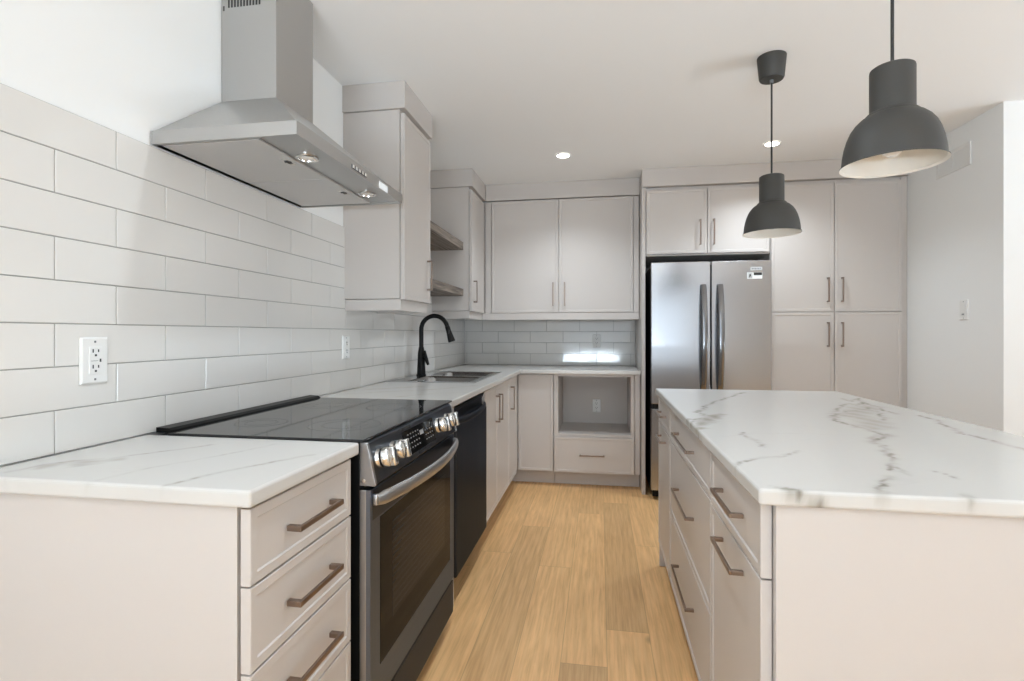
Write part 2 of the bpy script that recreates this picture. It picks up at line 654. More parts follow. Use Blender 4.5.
structure(MB().box(-0.12, XR + 0.12, YF - 0.12, YB + 0.12, ZC, ZC + 0.1).build('ceiling', M['ceiling']))
wl = structure(MB().box(-0.12, 0, -0.35, YB + 0.12, 0.0, ZC).box(-0.12, 0, YF - 0.12, -2.65, 0.0, ZC).box(-0.12, 0, -2.65, -0.35, 0.0, 0.55).box(
    -0.12, 0, -2.65, -0.35, 2.3, ZC).build('wall_left', M['wall']))
wb = structure(MB().box(0, XW, YB, YB + 0.12, 0.0, ZC).build('wall_back', M['wall']))
structure(MB().box(XW, XR + 0.12, 3.118, YB + 0.12, 0.0, ZC).build('wall_right', M['wall']))


def wall_with_windows(name, axis, pos, a0, a1, holes):
    """a wall 0.12 thick with rectangular openings (a from, a to, z from, z to)"""
    m = MB()
    cur = a0

    def bx(u0, u1, z0, z1):
        if axis == 'Y':
            m.box(u0, u1, pos - 0.12, pos, z0, z1)
        else:
            m.box(pos, pos + 0.12, u0, u1, z0, z1)
    for (h0, h1, z0, z1) in holes:
        bx(cur, h0, 0, ZC)
        bx(h0, h1, 0, z0)
        bx(h0, h1, z1, ZC)
        cur = h1
    bx(cur, a1, 0, ZC)
    return structure(m.build(name, M['wall']))


wall_with_windows('wall_front', 'Y', YF, 0, XR, [(0.25, 3.25, 0.55, 2.3)])
wall_with_windows('wall_far_right', 'X', XR, YF, 3.118, [(-0.2, 2.6, 0.55, 2.3)])  # unseen wall; its window opening is added to let the ceiling fill through
for i, (ax, p, a0, a1, z0, z1) in enumerate((('Y', YF, 0.25, 3.25, 0.55, 2.3), ('X', -0.12, -2.65, -0.35, 0.55, 2.3), ('X', XR, -0.2, 2.6, 0.55, 2.3))):
    m = MB()
    mid = (a0 + a1) / 2
    for (u0, u1, w0, w1) in ((a0, a0 + .05, z0, z1), (a1 - .05, a1, z0, z1), (a0, a1, z0, z0 + .05), (a0, a1, z1 - .05, z1),
                             (mid - .03, mid + .03, z0, z1)):
        if ax == 'Y':
            m.box(u0, u1, p - .08, p - .03, w0, w1)
        else:
            m.box(p + .03, p + .08, u0, u1, w0, w1)
    structure(m.build('window_%d' % (i + 1), M['plastic']))

structure(MB().prism([(3.119, 0.001), (3.119 - .014, 0.001), (3.119 - .014, .09), (3.119 - .006, .1), (3.119, .1)],
                     'X', XW - .014, XR).build('baseboard_right', M['plastic']))


# tiled backsplashes: every tile a raised slab with eased edges on a grout bed
def tiles(parent, face, rows, a_lo, a_hi, z_lo, z_hi, pitch, start, zrow, off_first):
    m = MB()
    g = 0.0011
    rh = 0.1008
    for k in range(rows):
        z0 = zrow + k * rh + g
        z1 = zrow + (k + 1) * rh - g
        if z1 > z_hi:
            z1 = z_hi
        s = start + (pitch / 2 if (k + off_first) % 2 else 0)
        n0 = math.floor((a_lo - s) / pitch)
        n = n0
        while s + n * pitch < a_hi:
            a0, a1 = max(s + n * pitch + g, a_lo), min(s + (n + 1) * pitch - g, a_hi)
            n += 1
            if a1 - a0 < 0.004:
                continue
            b = 0.0016

            def P(a, t, z):
                return (0.003 + t, a, z) if face == '+X' else (a, YB - 0.003 - t, z)
            R = []
            for i, t in ((0, 0), (0, 0.0035), (b * 0.4, 0.0046), (b, 0.005)):
                R.append([P(a0 + i, t, z0 + i), P(a1 - i, t, z0 + i), P(a1 - i, t, z1 - i), P(a0 + i, t, z1 - i)])
            m.rings(R, cap0=False)
    parent['origin'] = (0, 0, 0)
    t = m.build('backsplash_tiles', M['tile'], parent)
    gb = MB()
    if face == '+X':
        gb.box(0.0002, 0.0045, a_lo, a_hi, z_lo, z_hi)
    else:
        gb.box(a_lo, a_hi, YB - 0.0045, YB - 0.0002, z_lo, z_hi)
    gb.build('grout', M['grout'], t)
    return t


tiles(wl, '+X', 8, 0.83, 4.692, 0.9145, 1.7212, 0.3103, 1.006, 0.9145, 0)
tiles(wb, '-Y', 5, 0.009, 1.553, 0.9145, 1.40, 0.298, 0.625, 0.9145, 0)


# ------------------------------------------------------------------ worktops
def polyd(P, line):
    line = np.array(line, float)
    D = np.full(len(P), 9.0)
    for a, b in zip(line[:-1], line[1:]):
        ab = b - a
        t = np.clip(((P - a) @ ab) / max(ab @ ab, 1e-9), 0, 1)
        D = np.minimum(D, np.hypot(*(P - (a + t[:, None] * ab)).T))
    return D


def wob(P, f, ph, amp):
    x, y = P[:, 0], P[:, 1]
    return amp * np.stack([np.sin(f * y + ph) + .6 * np.sin(2.3 * f * y + 1.7 * f * x + 2 * ph) + .35 * np.sin(5.1 * f * (x + y) + ph),
                           np.sin(f * x + 2.1 * ph) + .6 * np.sin(2.1 * f * x - 1.3 * f * y + ph) + .35 * np.sin(4.7 * f * (x - y) + ph)], 1)


def worktop(name, rects, holes, z1, th, veins, patches, label, step=0.0085, wf=1.0):
    xs = sorted({v for r in rects + holes for v in r[:2]})
    ys = sorted({v for r in rects + holes for v in r[2:]})

    def subdiv(vs):
        out = []
        for a, b in zip(vs[:-1], vs[1:]):
            n = max(1, int(round((b - a) / step)))
            out += [a + (b - a) * i / n for i in range(n)]
        return out + [vs[-1]]
    xs, ys = subdiv(xs), subdiv(ys)

    def inside(x, y):
        return any(r[0] < x < r[1] and r[2] < y < r[3] for r in rects) and not any(r[0] < x < r[1] and r[2] < y < r[3] for r in holes)
    nx, ny = len(xs), len(ys)
    occ = [[inside((xs[i] + xs[i + 1]) / 2, (ys[j] + ys[j + 1]) / 2) for j in range(ny - 1)] for i in range(nx - 1)]
    org = (rects[0][0], rects[0][2], z1 - th)
    V, idx, F = [], {}, []

    def vid(i, j, k):
        if (i, j, k) not in idx:
            idx[(i, j, k)] = len(V)
            V.append((xs[i] - org[0], ys[j] - org[1], th if k else 0))
        return idx[(i, j, k)]

    def oc(i, j):
        return 0 <= i < nx - 1 and 0 <= j < ny - 1 and occ[i][j]
    for i in range(nx - 1):
        for j in range(ny - 1):
            if not occ[i][j]:
                continue
            F.append((vid(i, j, 1), vid(i + 1, j, 1), vid(i + 1, j + 1, 1), vid(i, j + 1, 1)))
            F.append((vid(i, j, 0), vid(i, j + 1, 0), vid(i + 1, j + 1, 0), vid(i + 1, j, 0)))
            if not oc(i - 1, j):
                F.append((vid(i, j, 0), vid(i, j, 1), vid(i, j + 1, 1), vid(i, j + 1, 0)))
            if not oc(i + 1, j):
                F.append((vid(i + 1, j, 0), vid(i + 1, j + 1, 0), vid(i + 1, j + 1, 1), vid(i + 1, j, 1)))
            if not oc(i, j - 1):
                F.append((vid(i, j, 0), vid(i + 1, j, 0), vid(i + 1, j, 1), vid(i, j, 1)))
            if not oc(i, j + 1):
                F.append((vid(i, j + 1, 0), vid(i, j + 1, 1), vid(i + 1, j + 1, 1), vid(i + 1, j + 1, 0)))
    me = bpy.data.meshes.new(name)
    me.from_pydata(V, [], F)
    P = np.array(V)
    Q = P[:, :2] + np.array(org[:2])
    Q = Q + (P[:, 2:3] - th) * np.array([[0.6, 0.8]])          # veins run on down the edges
    Q2 = Q + wob(Q, 42, 0.4, 0.005 * wf) + wob(Q, 110, 1.3, 0.0022 * wf)
    red = np.zeros(len(P))
    gre = np.zeros(len(P))
    for line, w, s in veins:
        d = polyd(Q2, line)
        brk = 0.55 + 0.45 * np.sin(37 * Q[:, 0] + 29 * Q[:, 1] + 9 * w * 1000)
        red = np.maximum(red, s * brk * np.exp(-(d / w) ** 2))
        gre = np.maximum(gre, 0.45 * s * np.exp(-(d / (3.0 * w)) ** 2))
    for line, w, s in patches:
        d = polyd(Q2 + wob(Q, 60, 2.2, 0.006), line)
        tex = 0.75 + 0.25 * np.sin(90 * Q2[:, 0] + 40 * Q2[:, 1])
        gre = np.maximum(gre, s * tex * np.clip(1.25 - d / w, 0, 1))
    ca = me.color_attributes.new('vein', 'FLOAT_COLOR', 'POINT')
    ca.data.foreach_set('color', np.stack([red, gre, red * 0, red * 0 + 1], 1).astype(np.float32).ravel())
    me.materials.append(M['stone'])
    o = bpy.data.objects.new(name, me)
    COL.objects.link(o)
    o.location = org
    bv = o.modifiers.new('eased_edge', 'BEVEL')
    bv.width = 0.006
    bv.segments = 3
    bv.limit_method = 'ANGLE'
    bv.angle_limit = math.radians(60)
    tag(o, label, 'countertop')
    return o


ZT = 0.914
worktop('countertop', [(0.010, 0.639, 0.828, 1.252)], [], ZT, 0.0315,
        [([(0.168, 1.00), (0.206, 1.05), (0.249, 1.10), (0.286, 1.165)], 0.0022, 0.55),
         ([(0.46, 0.838), (0.48, 0.895), (0.506, 0.955), (0.54, 1.013), (0.595, 1.104)], 0.0024, 0.55),
         ([(0.07, 0.86), (0.085, 0.93), (0.103, 0.96), (0.15, 0.99)], 0.003, 0.5),
         ([(0.30, 0.83), (0.33, 0.95), (0.40, 1.08), (0.44, 1.2)], 0.002, 0.25)],
        [([(0.10, 0.90), (0.12, 0.95), (0.18, 0.985)], 0.022, 0.6), ([(0.145, 0.94), (0.18, 0.95)], 0.018, 0.5)],
        'short white veined worktop left of the range, over four drawers', wf=0.4)
worktop('countertop', [(0.010, 0.639, 2.071, 4.69), (0.639, 1.553, 4.02, 4.69)], [(0.07, 0.53, 2.88, 3.685)], ZT, 0.0315,
        [([(0.05, 2.2), (0.2, 2.35), (0.42, 2.5), (0.6, 2.75)], 0.003, 0.35),
         ([(0.3, 2.1), (0.45, 2.3), (0.62, 2.42)], 0.002, 0.3),
         ([(0.05, 3.85), (0.3, 4.1), (0.7, 4.3), (1.2, 4.5)], 0.003, 0.3),
         ([(0.8, 4.05), (1.0, 4.3), (1.4, 4.4)], 0.003, 0.3)],
        [([(0.1, 2.45), (0.3, 2.62)], 0.03, 0.3)],
        'long L-shaped white worktop holding the sink and turning along the back wall', step=0.02, wf=0.5)
worktop('island_countertop', [(1.5335, 2.40, 1.0024, 2.775)], [], 0.9115, 0.0300,
        [([(2.082, 2.042), (2.178, 2.209), (2.247, 2.305), (2.25, 2.248), (2.315, 2.346), (2.31, 2.231), (2.278, 2.099), (2.275, 2.029)], 0.0042, 0.8),
         ([(2.013, 1.9), (2.05, 1.948), (2.011, 1.868), (2.007, 1.803), (2.014, 1.719), (2.032, 1.69), (2.031, 1.644), (2.022, 1.586)], 0.0042, 0.85),
         ([(2.292, 2.471), (2.283, 2.372), (2.361, 2.482), (2.241, 2.141), (2.244, 2.093), (2.193, 1.93), (2.159, 1.877)], 0.0042, 0.75),
         ([(2.04, 1.603), (2.006, 1.549), (1.974, 1.525), (1.94, 1.471)], 0.0052, 1.0),
         ([(1.949, 1.449), (1.934, 1.392), (1.906, 1.318), (1.873, 1.241), (1.842, 1.181)], 0.0034, 0.8),
         ([(1.813, 1.139), (1.796, 1.116), (1.778, 1.074), (1.747, 1.033), (1.73, 0.99)], 0.0034, 0.85),
         ([(2.341, 1.997), (2.33, 1.895), (2.287, 1.765), (2.26, 1.654), (2.264, 1.587), (2.272, 1.551), (2.265, 1.46), (2.25, 1.3), (2.24, 1.1)], 0.0038, 0.85),
         ([(2.05, 1.948), (2.134, 2.074), (2.175, 2.081), (2.241, 2.141)], 0.0035, 0.7),
         ([(1.871, 1.217), (1.852, 1.153)], 0.0025, 0.45), ([(1.93, 1.19), (1.929, 1.145)], 0.0025, 0.45),
         ([(1.536, 1.741), (1.526, 1.643), (1.51, 1.515)], 0.0042, 0.95),
         ([(1.511, 1.737), (1.538, 1.806), (1.549, 1.77), (1.575, 1.801)], 0.004, 0.8),
         ([(1.593, 1.951), (1.679, 2.18), (1.749, 2.317), (1.93, 2.651)], 0.0034, 0.75),
         ([(1.60, 1.86), (1.60, 1.95), (1.63, 2.02)], 0.004, 0.7),
         ([(1.647, 1.578), (1.648, 1.501), (1.654, 1.415), (1.657, 1.384)], 0.003, 0.6),
         ([(1.53, 1.18), (1.594, 1.235), (1.654, 1.284), (1.719, 1.341)], 0.0024, 0.6),
         ([(1.575, 1.006), (1.615, 0.978)], 0.005, 0.9), ([(1.86, 0.99), (1.88, 1.02)], 0.004, 0.6), ([(1.98, 0.99), (2.0, 1.03)], 0.004, 0.5),
         ([(2.12, 0.99), (2.13, 1.03)], 0.004, 0.5)],
        [([(2.10, 1.95), (2.20, 2.10), (2.27, 2.2)], 0.062, 0.62), ([(2.06, 1.72), (2.12, 1.85), (2.10, 2.0)], 0.05, 0.58),
         ([(1.535, 1.622), (1.582, 1.749), (1.65, 1.899)], 0.028, 1.0), ([(1.575, 1.008), (1.600, 0.978)], 0.014, 1.0),
         ([(2.02, 1.60), (1.97, 1.53)], 0.016, 0.6)],
        'large white island worktop with grey veins, under two dark pendants')

# ------------------------------------------------------------------ drawer unit left of the range
CB = 0.001
XD = 0.600                                      # back plane of the left run's fronts
XL = 0.606
t = thing('drawer_cabinet', (0.3, 1.04, 0), 'greige four-drawer base cabinet at the near left, beside the range', 'cabinet')
box('body', M['cab'], t, 0.012, XL - 0.006, 0.845, 1.238, 0.10, 0.8815, 0.001)
box('toe_kick', M['cab'], t, 0.02, 0.53, 0.85, 1.235, CB, 0.099)
zs = [(0.7345, 0.8745), (0.5755, 0.7305), (0.4165, 0.5715), (0.120, 0.4125)]
for z0, z1 in zs:
    d = front('+X', XL, 0.847, 1.231, z0, z1).build('drawer_front', M['cab'], t)
    zc = (z0 + z1) / 2 - 0.004 if z1 - z0 < 0.2 else z1 - 0.07
    pull('+X', XL + 0.020, 1.045, zc, 0.178, False, d, so=0.032, w=0.012)

# ------------------------------------------------------------------ range
Y0, Y1 = 1.262, 2.040
t = thing('kitchen_range', (0.33, 1.65, 0), 'steel slide-in range with black glass cooktop, front knobs and oven door', 'stove')
box('body', M['black'], t, 0.03, 0.6325, Y0 + .003, Y1 - .003, 0.095, 0.9105, 0.002)
for yy in (Y0 + .05, Y1 - .08):
    for xx in (0.06, 0.56):
        box('foot', M['black'], t, xx, xx + .03, yy, yy + .03, CB, 0.0955)
box('plinth', M['black'], t, 0.05, 0.60, Y0 + .01, Y1 - .01, 0.02, 0.094)
ct = box('cooktop', M['cooktop'], t, 0.072, 0.648, 1.2545, 2.069, 0.9125, 0.9195, 0.002)
burner_print = simple('burner_print', (0.03, 0.03, 0.031, 1), 0.3)
for (cx, cy, r) in ((0.22, 1.45, .075), (0.22, 1.85, .09), (0.49, 1.46, .105), (0.49, 1.84, .10)):
    for rr in (r, r * .62):
        m = MB()
        n = 48
        ring = [[(cx + q * math.cos(2 * PI * i / n), cy + q * math.sin(2 * PI * i / n), 0.91965) for i in range(n)] for q in (rr - .0008, rr + .0008)]
        m.rings(ring, False, False).build('burner_ring', burner_print, ct)
MB().prism([(0.016, 0.915), (0.066, 0.915), (0.066, 0.922), (0.056, 0.9285), (0.016, 0.930)], 'Y', 1.274, 2.062, 0.0015).build(
    'vent_trim', M['black'], t)
panel = [(0.6335, 0.910), (0.648, 0.910), (0.654, 0.907), (0.676, 0.803), (0.674, 0.799), (0.6335, 0.799)]
cp = MB().prism(panel, 'Y', Y0 + .013, Y1 - .013, 0.0).build('control_panel', M['dsteel'], t)
capo = [(0.634, 0.911), (0.6490, 0.911), (0.6545, 0.908), (0.678, 0.803), (0.676, 0.7985), (0.634, 0.7985)]
for ya, yb in ((Y0, Y0 + .0125), (Y1 - .0125, Y1)):
    ec = MB().prism(capo, 'Y', ya, yb, 0.001).build('end_cap', M['steel'], t)
    ys = ya - 0.0012 if ya < 1.5 else yb - 0.0005
    MB().disc_axis([(0.0055, 0), (0.0055, .0012), (0.004, .0022)], (0.645, ys + (0.0025 if ya < 1.5 else 0), 0.812), (0, -1 if ya < 1.5 else 1, 0), 16).build(
        'screw', M['chrome'], ec)
# direction square to the sloping panel
pn = Vector((0.106, 0, 0.022)).normalized()
pu = Vector((-0.022, 0, 0.106)).normalized()


def on_panel(y, s, off=0.0):
    """point on the sloped panel; s = 0 bottom .. 1 top"""
    p = Vector((0.676, y, 0.803)).lerp(Vector((0.654, y, 0.909)), s)
    return p + pn * off


def panel_box(m, y0, y1, s0, s1, o0, o1):
    v = [m.bm.verts.new(on_panel(y, s, o)) for y in (y0, y1) for s in (s0, s1) for o in (o0, o1)]
    for f in ((0, 1, 3, 2), (4, 6, 7, 5), (0, 4, 5, 1), (2, 3, 7, 6), (0, 2, 6, 4), (1, 5, 7, 3)):
        m.bm.faces.new([v[i] for i in f])


m = MB()
panel_box(m, 1.495, 1.780, 0.14, 0.86, 0.0002, 0.0012)
dsp = m.build('display', M['blackgloss'], cp)
m = MB()
rr = random.Random(4)
for yy in np.arange(1.53, 1.62, .022):
    for s in (.30, .44, .58, .70):
        panel_box(m, yy, yy + .008, s, s + .035, .0013, .0016)
for yy in np.arange(1.685, 1.76, .022):
    for s in (.30, .44, .58):
        panel_box(m, yy, yy + .009, s, s + .03, .0013, .0016)
panel_box(m, 1.635, 1.67, .54, .68, .0013, .0016)
m.build('display_marking', M['mark'], dsp)
for q in ((1.50, 1.57, 0.89, 0.97), (1.60, 1.67, 0.03, 0.10)):
    m = MB()
    panel_box(m, *q, 0.0002, 0.0012)
    m.build('marking', M['dark'], cp)
for y in (1.312, 1.410, 1.818, 1.925):
    c = on_panel(y, 0.535, 0.0003)
    kb = MB().disc_axis([(0.0285, 0), (0.0285, .004), (0.026, .010), (0.026, 0.0125)], c, pn, 32).build('knob', M['chrome'], t, 40)
    MB().disc_axis([(0.0245, 0.0127), (0.0245, .018)], c, pn, 32).build('collar', M['black'], kb, 40)
    m = MB()
    m.disc_axis([(0.0265, 0.0182), (0.0265, .030), (0.0245, .033)], c, pn, 32)
    m.build('dial', M['chrome'], kb, 40)
    # bar grip standing across the dial
    m = MB()
    v = []
    for yy, uu, oo in [(sy * .010, su * .0255, o) for sy in (-1, 1) for su in (-1, 1) for o in (.0325, .050)]:
        v.append(m.bm.verts.new(c + Vector((0, yy, 0)) + pu * uu + pn * oo))
    for f in ((0, 1, 3, 2), (4, 6, 7, 5), (0, 4, 5, 1), (2, 3, 7, 6), (0, 2, 6, 4), (1, 5, 7, 3)):
        m.bm.faces.new([v[i] for i in f])
    m._bevel(v, 0.003, 3)
    gp = m.build('grip', M['chrome'], kb, 40)
    m = MB()
    v = []
    for yy, uu, oo in [(sy * .0035, su * .017, o) for sy in (-1, 1) for su in (-1, 1) for o in (.0497, .0506)]:
        v.append(m.bm.verts.new(c + Vector((0, yy, 0)) + pu * uu + pn * oo))
    for f in ((0, 1, 3, 2), (4, 6, 7, 5), (0, 4, 5, 1), (2, 3, 7, 6), (0, 2, 6, 4), (1, 5, 7, 3)):
        m.bm.faces.new([v[i] for i in f])
    m.build('grip_inlay', M['dsteel'], kb)
# oven door: frame with a window opening
XDO = 0.664
m = MB()
dz0, dz1 = 0.208, 0.788
wy0, wy1, wz0, wz1 = 1.322, 1.985, 0.300, 0.700
for (a0, a1, b0, b1) in ((Y0, wy0, dz0, dz1), (wy1, Y1, dz0, dz1), (wy0, wy1, dz0, wz0), (wy0, wy1, wz1, dz1)):
    m.box(XDO - .0125, XDO, a0, a1, b0, b1)
od = m.build('oven_door', M['range_steel'], t)
box('door_slab', M['steel'], od, 0.634, XDO - .0125, Y0, Y1, dz0, dz1, 0.001)
wn = box('door_window', M['blackgloss'], od, XDO - .0118, XDO + .0008, wy0 + .0005, wy1 - .0005, wz0 + .0005, wz1 - .0005, 0.0005)
box('viewing_pane', M['pane'], od, XDO + .0008, XDO + .0012, wy0 + .085, wy1 - .075, wz0 + .085, wz1 - .04, 0.0)
box('upper_trim', M['dsteel'], od, XDO + .0002, XDO + .0016, Y0 + .012, Y1 - .012, wz1 + .006, dz1 - .004, 0.0005)
pts, rad = [], []
N = 28
for i in range(N + 1):
    s = i / N
    y = Y0 + .014 + s * (Y1 - Y0 - .028)
    x = XDO + .012 + .048 * math.sin(PI * s) ** 0.75
    pts.append((x, y, 0.760))
    rad.append(1.0 if 0 < i < N else 0.75)
m = MB()
m.tube(pts, rad, 16, flat=(0.0095, 0.019))
for yy in (pts[0][1] + .004, pts[-1][1] - .004):
    m.box(XDO + .0005, XDO + .014, yy - .008, yy + .008, .745, .775, .003)
m.build('handle', M['steel'], od, 50)
box('storage_drawer', M['dsteel'], t, 0.634, 0.662, Y0, Y1, 0.066, 0.196, 0.003)

# ------------------------------------------------------------------ dishwasher and its filler
t = thing('filler_panel', (0.3, 2.12, 0), 'narrow greige filler strip between range and dishwasher', 'filler')
box('panel', M['cab'], t, 0.03, XD + .02, 2.075, 2.193, CB, 0.8815)
t = thing('dishwasher', (0.3, 2.5, 0), 'black steel dishwasher beneath the worktop, between range and sink cabinet', 'dishwasher')
box('body', M['black'], t, 0.03, 0.590, 2.198, 2.804, 0.10, 0.880, 0.001)
box('toe_kick', M['black'], t, 0.05, 0.55, 2.20, 2.80, CB, 0.099)
dr = MB().prism([(0.592, 0.125), (0.628, 0.125), (0.632, 0.129), (0.632, 0.790), (0.628, 0.797), (0.612, 0.800), (0.606, 0.812),
                 (0.606, 0.846), (0.612, 0.852), (0.618, 0.866), (0.592, 0.868)], 'Y', 2.199, 2.803).build('door', M['bsteel'], t)
pts = []
for i in range(21):
    s = i / 20
    pts.append((0.622 + .026 * math.sin(PI * s) ** 0.6, 2.203 + s * .596, 0.806 - .004 * math.sin(PI * s)))
MB().tube(pts, 1.0, 12, flat=(0.007, 0.014)).build('handle', M['bsteel'], dr, 50)

# ------------------------------------------------------------------ sink base cabinets (left run)
t = thing('sink_cabinet', (0.3, 3.2, 0), 'greige two-door base cabinet under the sink', 'cabinet')
m = MB()                                        # open-topped carcass
m.box(0.012, 0.030, 2.809, 3.594, 0.125, 0.8815)
m.box(0.030, XD - .006, 2.809, 2.827, 0.125, 0.8815)
m.box(0.030, XD - .006, 3.576, 3.594, 0.125, 0.8815)
m.box(0.030, XD - .006, 2.827, 3.576, 0.125, 0.143)
m.box(XD - .026, XD - .006, 2.827, 3.576, 0.82, 0.8815)
m.build('body', M['cab'], t)
box('toe_kick', M['cab'], t, 0.03, 0.54, 2.812, 3.59, CB, 0.124)
for y0, y1, yh in ((2.811, 3.176, 3.118), (3.180, 3.593, 3.212)):
    d = front('+X', XD, y0, y1, 0.128, 0.874).build('door', M['cab'], t)
    pull('+X', XD + .02, yh, 0.735, 0.166, True, d)
t = thing('base_cabinet', (0.3, 3.8, 0), 'narrow greige one-door base cabinet between sink cabinet and inner corner', 'cabinet')
box('body', M['cab'], t, 0.012, XD - .006, 3.675, 4.045, 0.125, 0.8815, 0.001)
box('toe_kick', M['cab'], t, 0.03, 0.54, 3.598, 4.15, CB, 0.124)
d = front('+X', XD, 3.598, 3.932, 0.128, 0.874).build('door', M['cab'], t)
pull('+X', XD + .02, 3.662, 0.735, 0.166, True, d)
box('filler', M['cab'], t, XD - .005, XD + .008, 3.936, 4.055, 0.128, 0.874)

# ------------------------------------------------------------------ back run base cabinets (fronts at Y 4.06)
YD = 4.080
t = thing('base_cabinet', (0.75, 4.4, 0), 'greige plain-door corner base cabinet on the back run, left of the open niche', 'cabinet')
box('body', M['cab'], t, 0.612, 0.893, YD + .006, 4.66, 0.115, 0.8815, 0.001)
box('toe_kick', M['cab'], t, 0.545, 0.893, 4.152, 4.60, CB, 0.114)
front('-Y', YD, 0.612, 0.889, 0.118, 0.874).build('door', M['cab'], t)
t = thing('microwave_cabinet', (1.2, 4.4, 0), 'greige base cabinet with an open niche above one wide drawer', 'cabinet')
m = MB()
m.box(0.896, 0.928, YD - .016, 4.66, 0.115, 0.8815)        # left side
m.box(1.484, 1.510, YD - .016, 4.66, 0.115, 0.8815)
m.box(0.928, 1.484, YD - .016, 4.66, 0.397, 0.415)        # niche floor
m.box(0.928, 1.484, YD - .016, 4.66, 0.862, 0.8815)
m.box(0.928, 1.484, 4.60, 4.66, 0.415, 0.862)             # niche back
m.box(0.928, 1.484, YD + .006, 4.66, 0.115, 0.392)
m.build('body', M['cab'], t)
box('toe_kick', M['cab'], t, 0.896, 1.552, 4.152, 4.60, CB, 0.114)
d = front('-Y', YD - .0165, 0.899, 1.507, 0.118, 0.394, th=.012).build('drawer_front', M['cab'], t)
pull('-Y', YD - .0285, 1.19, 0.256, 0.190, False, d)
box('filler', M['cab'], t, 1.513, 1.552, YD - .012, YD + .02, 0.116, 0.8815)

# ------------------------------------------------------------------ wall cabinets
ZV, ZU, ZD, ZCR = 1.308, 1.365, 2.262, 2.283
t = thing('wall_cabinet', (0.15, 2.58, 1.3), 'tall greige one-door wall cabinet beside the range hood', 'cabinet')
box('body', M['cab'], t, 0.0005, 0.294, 2.387, 2.778, ZU, ZCR - .002, 0.001)
d = front('+X', 0.298, 2.3865, 2.778, ZU - .003, ZD).build('door', M['cab'], t)
pull('+X', 0.318, 2.722, 1.512, 0.165, True, d)
m = MB()
m.box(0.280, 0.298, 2.389, 2.776, ZV, ZU - .004)
m.box(0.0095, 0.280, 2.389, 2.407, ZV, ZU - .004)
m.box(0.0095, 0.280, 2.758, 2.776, ZV, ZU - .004)
m.build('valance', M['cab'], t)
box('crown_panel', M['cab'], t, 0.0005, 0.324, 2.377, 2.790, ZCR, ZC - .0005, 0.001)

t = thing('wall_cabinet', (0.15, 4.0, 1.3), 'greige corner wall cabinet right of the open wooden shelves', 'cabinet')
box('body', M['cab'], t, 0.0005, 0.294, 3.732, 4.692, ZU, ZCR - .002, 0.001)
d = front('+X', 0.298, 3.732, 4.142, ZU - .003, ZD).build('door', M['cab'], t)
pull('+X', 0.318, 3.782, 1.510, 0.165, True, d)
m = MB()
m.box(0.280, 0.298, 3.734, 4.165, ZV, ZU - .004)
m.box(0.0095, 0.280, 3.734, 3.752, ZV, ZU - .004)
m.build('valance', M['cab'], t)
box('crown_panel', M['cab'], t, 0.0005, 0.324, 3.722, 4.160, ZCR, ZC - .0005, 0.001)

YU = 4.187
t = thing('wall_cabinet', (0.95, 4.4, 1.3), 'wide greige two-door wall cabinet on the back wall', 'cabinet')
box('body', M['cab'], t, 0.300, 1.552, YU + .004, 4.692, ZU, ZCR - .002, 0.001)
for x0, x1, xh in ((0.375, 0.922, 0.880), (0.926, 1.506, 0.973)):
    d = front('-Y', YU, x0, x1, ZU, ZD + .012).build('door', M['cab'], t)
    pull('-Y', YU - .02, xh, 1.512, 0.190, True, d)
for xa, xb in ((0.322, 0.371), (1.510, 1.552)):
    box('filler', M['cab'], t, xa, xb, YU - .012, YU + .003, ZU, ZD + .012)
m = MB()
m.box(0.300, 1.552, YU - .016, YU + .002, ZV, ZU - .003)
m.build('valance', M['cab'], t)
box('crown_panel', M['cab'], t, 0.3255, 1.5555, 4.162, 4.690, ZCR, ZC - .0005, 0.001)

# ------------------------------------------------------------------ open shelves
for z0, z1, l in ((1.815, 1.871, 'upper weathered wood shelf between the two left wall cabinets'),
                  (1.474, 1.526, 'lower weathered wood shelf between the two left wall cabinets')):
    o = box('wall_shelf', M['shelfwood'], None, 0.002, 0.254, 2.781, 3.729, z0, z1, 0.002)
    tag(o, l, 'shelf')

# ------------------------------------------------------------------ fridge surround, pantry
YP = 3.985                                      # back plane of pantry fronts
o = box('fridge_side_panel', M['cab'], None, 1.557, 1.583, 3.962, 4.69, CB, ZCR - .002, 0.001)
tag(o, 'tall greige panel standing left of the refrigerator', 'panel')
t = thing('wall_cabinet', (2.0, 4.3, 1.77), 'greige two-door cabinet above the refrigerator', 'cabinet')
box('body', M['cab'], t, 1.585, 2.453, YP + .004, 4.69, 1.772, ZCR - .002, 0.001)
for x0, x1, xh in ((1.590, 2.020, 1.971), (2.024, 2.446, 2.066)):
    d = front('-Y', YP, x0, x1, 1.784, ZD - .006).build('door', M['cab'], t)
    pull('-Y', YP - .02, xh, 1.935, 0.185, True, d)
t = thing('pantry_cabinet', (2.9, 4.3, 0), 'tall greige four-door pantry cabinet right of the refrigerator', 'cabinet')
box('body', M['cab'], t, 2.456, 3.297, YP + .004, 4.69, 0.11, ZCR - .002, 0.001)
box('toe_kick', M['cab'], t, 2.46, 3.286, YP + .07, 4.60, CB, 0.109)
for x0, x1, xh in ((2.458, 2.869, 2.827), (2.873, 3.296, 2.918)):
    for z0, z1, zh in ((1.350, ZD - .006, 1.503), (0.115, 1.346, 1.190)):
        d = front('-Y', YP, x0, x1, z0, z1).build('door', M['cab'], t)
        pull('-Y', YP - .02, xh, zh, 0.172, True, d)
box('filler', M['cab'], t, 3.2995, 3.3385, YP - .004, YP + .05, 0.11, ZCR - .002)
o = box('crown_panel', M['cab'], None, 1.557, 3.3385, 3.950, 4.69, ZCR, ZC - .0005, 0.001)
tag(o, 'long greige crown board above the refrigerator cabinet and pantry', 'crown')

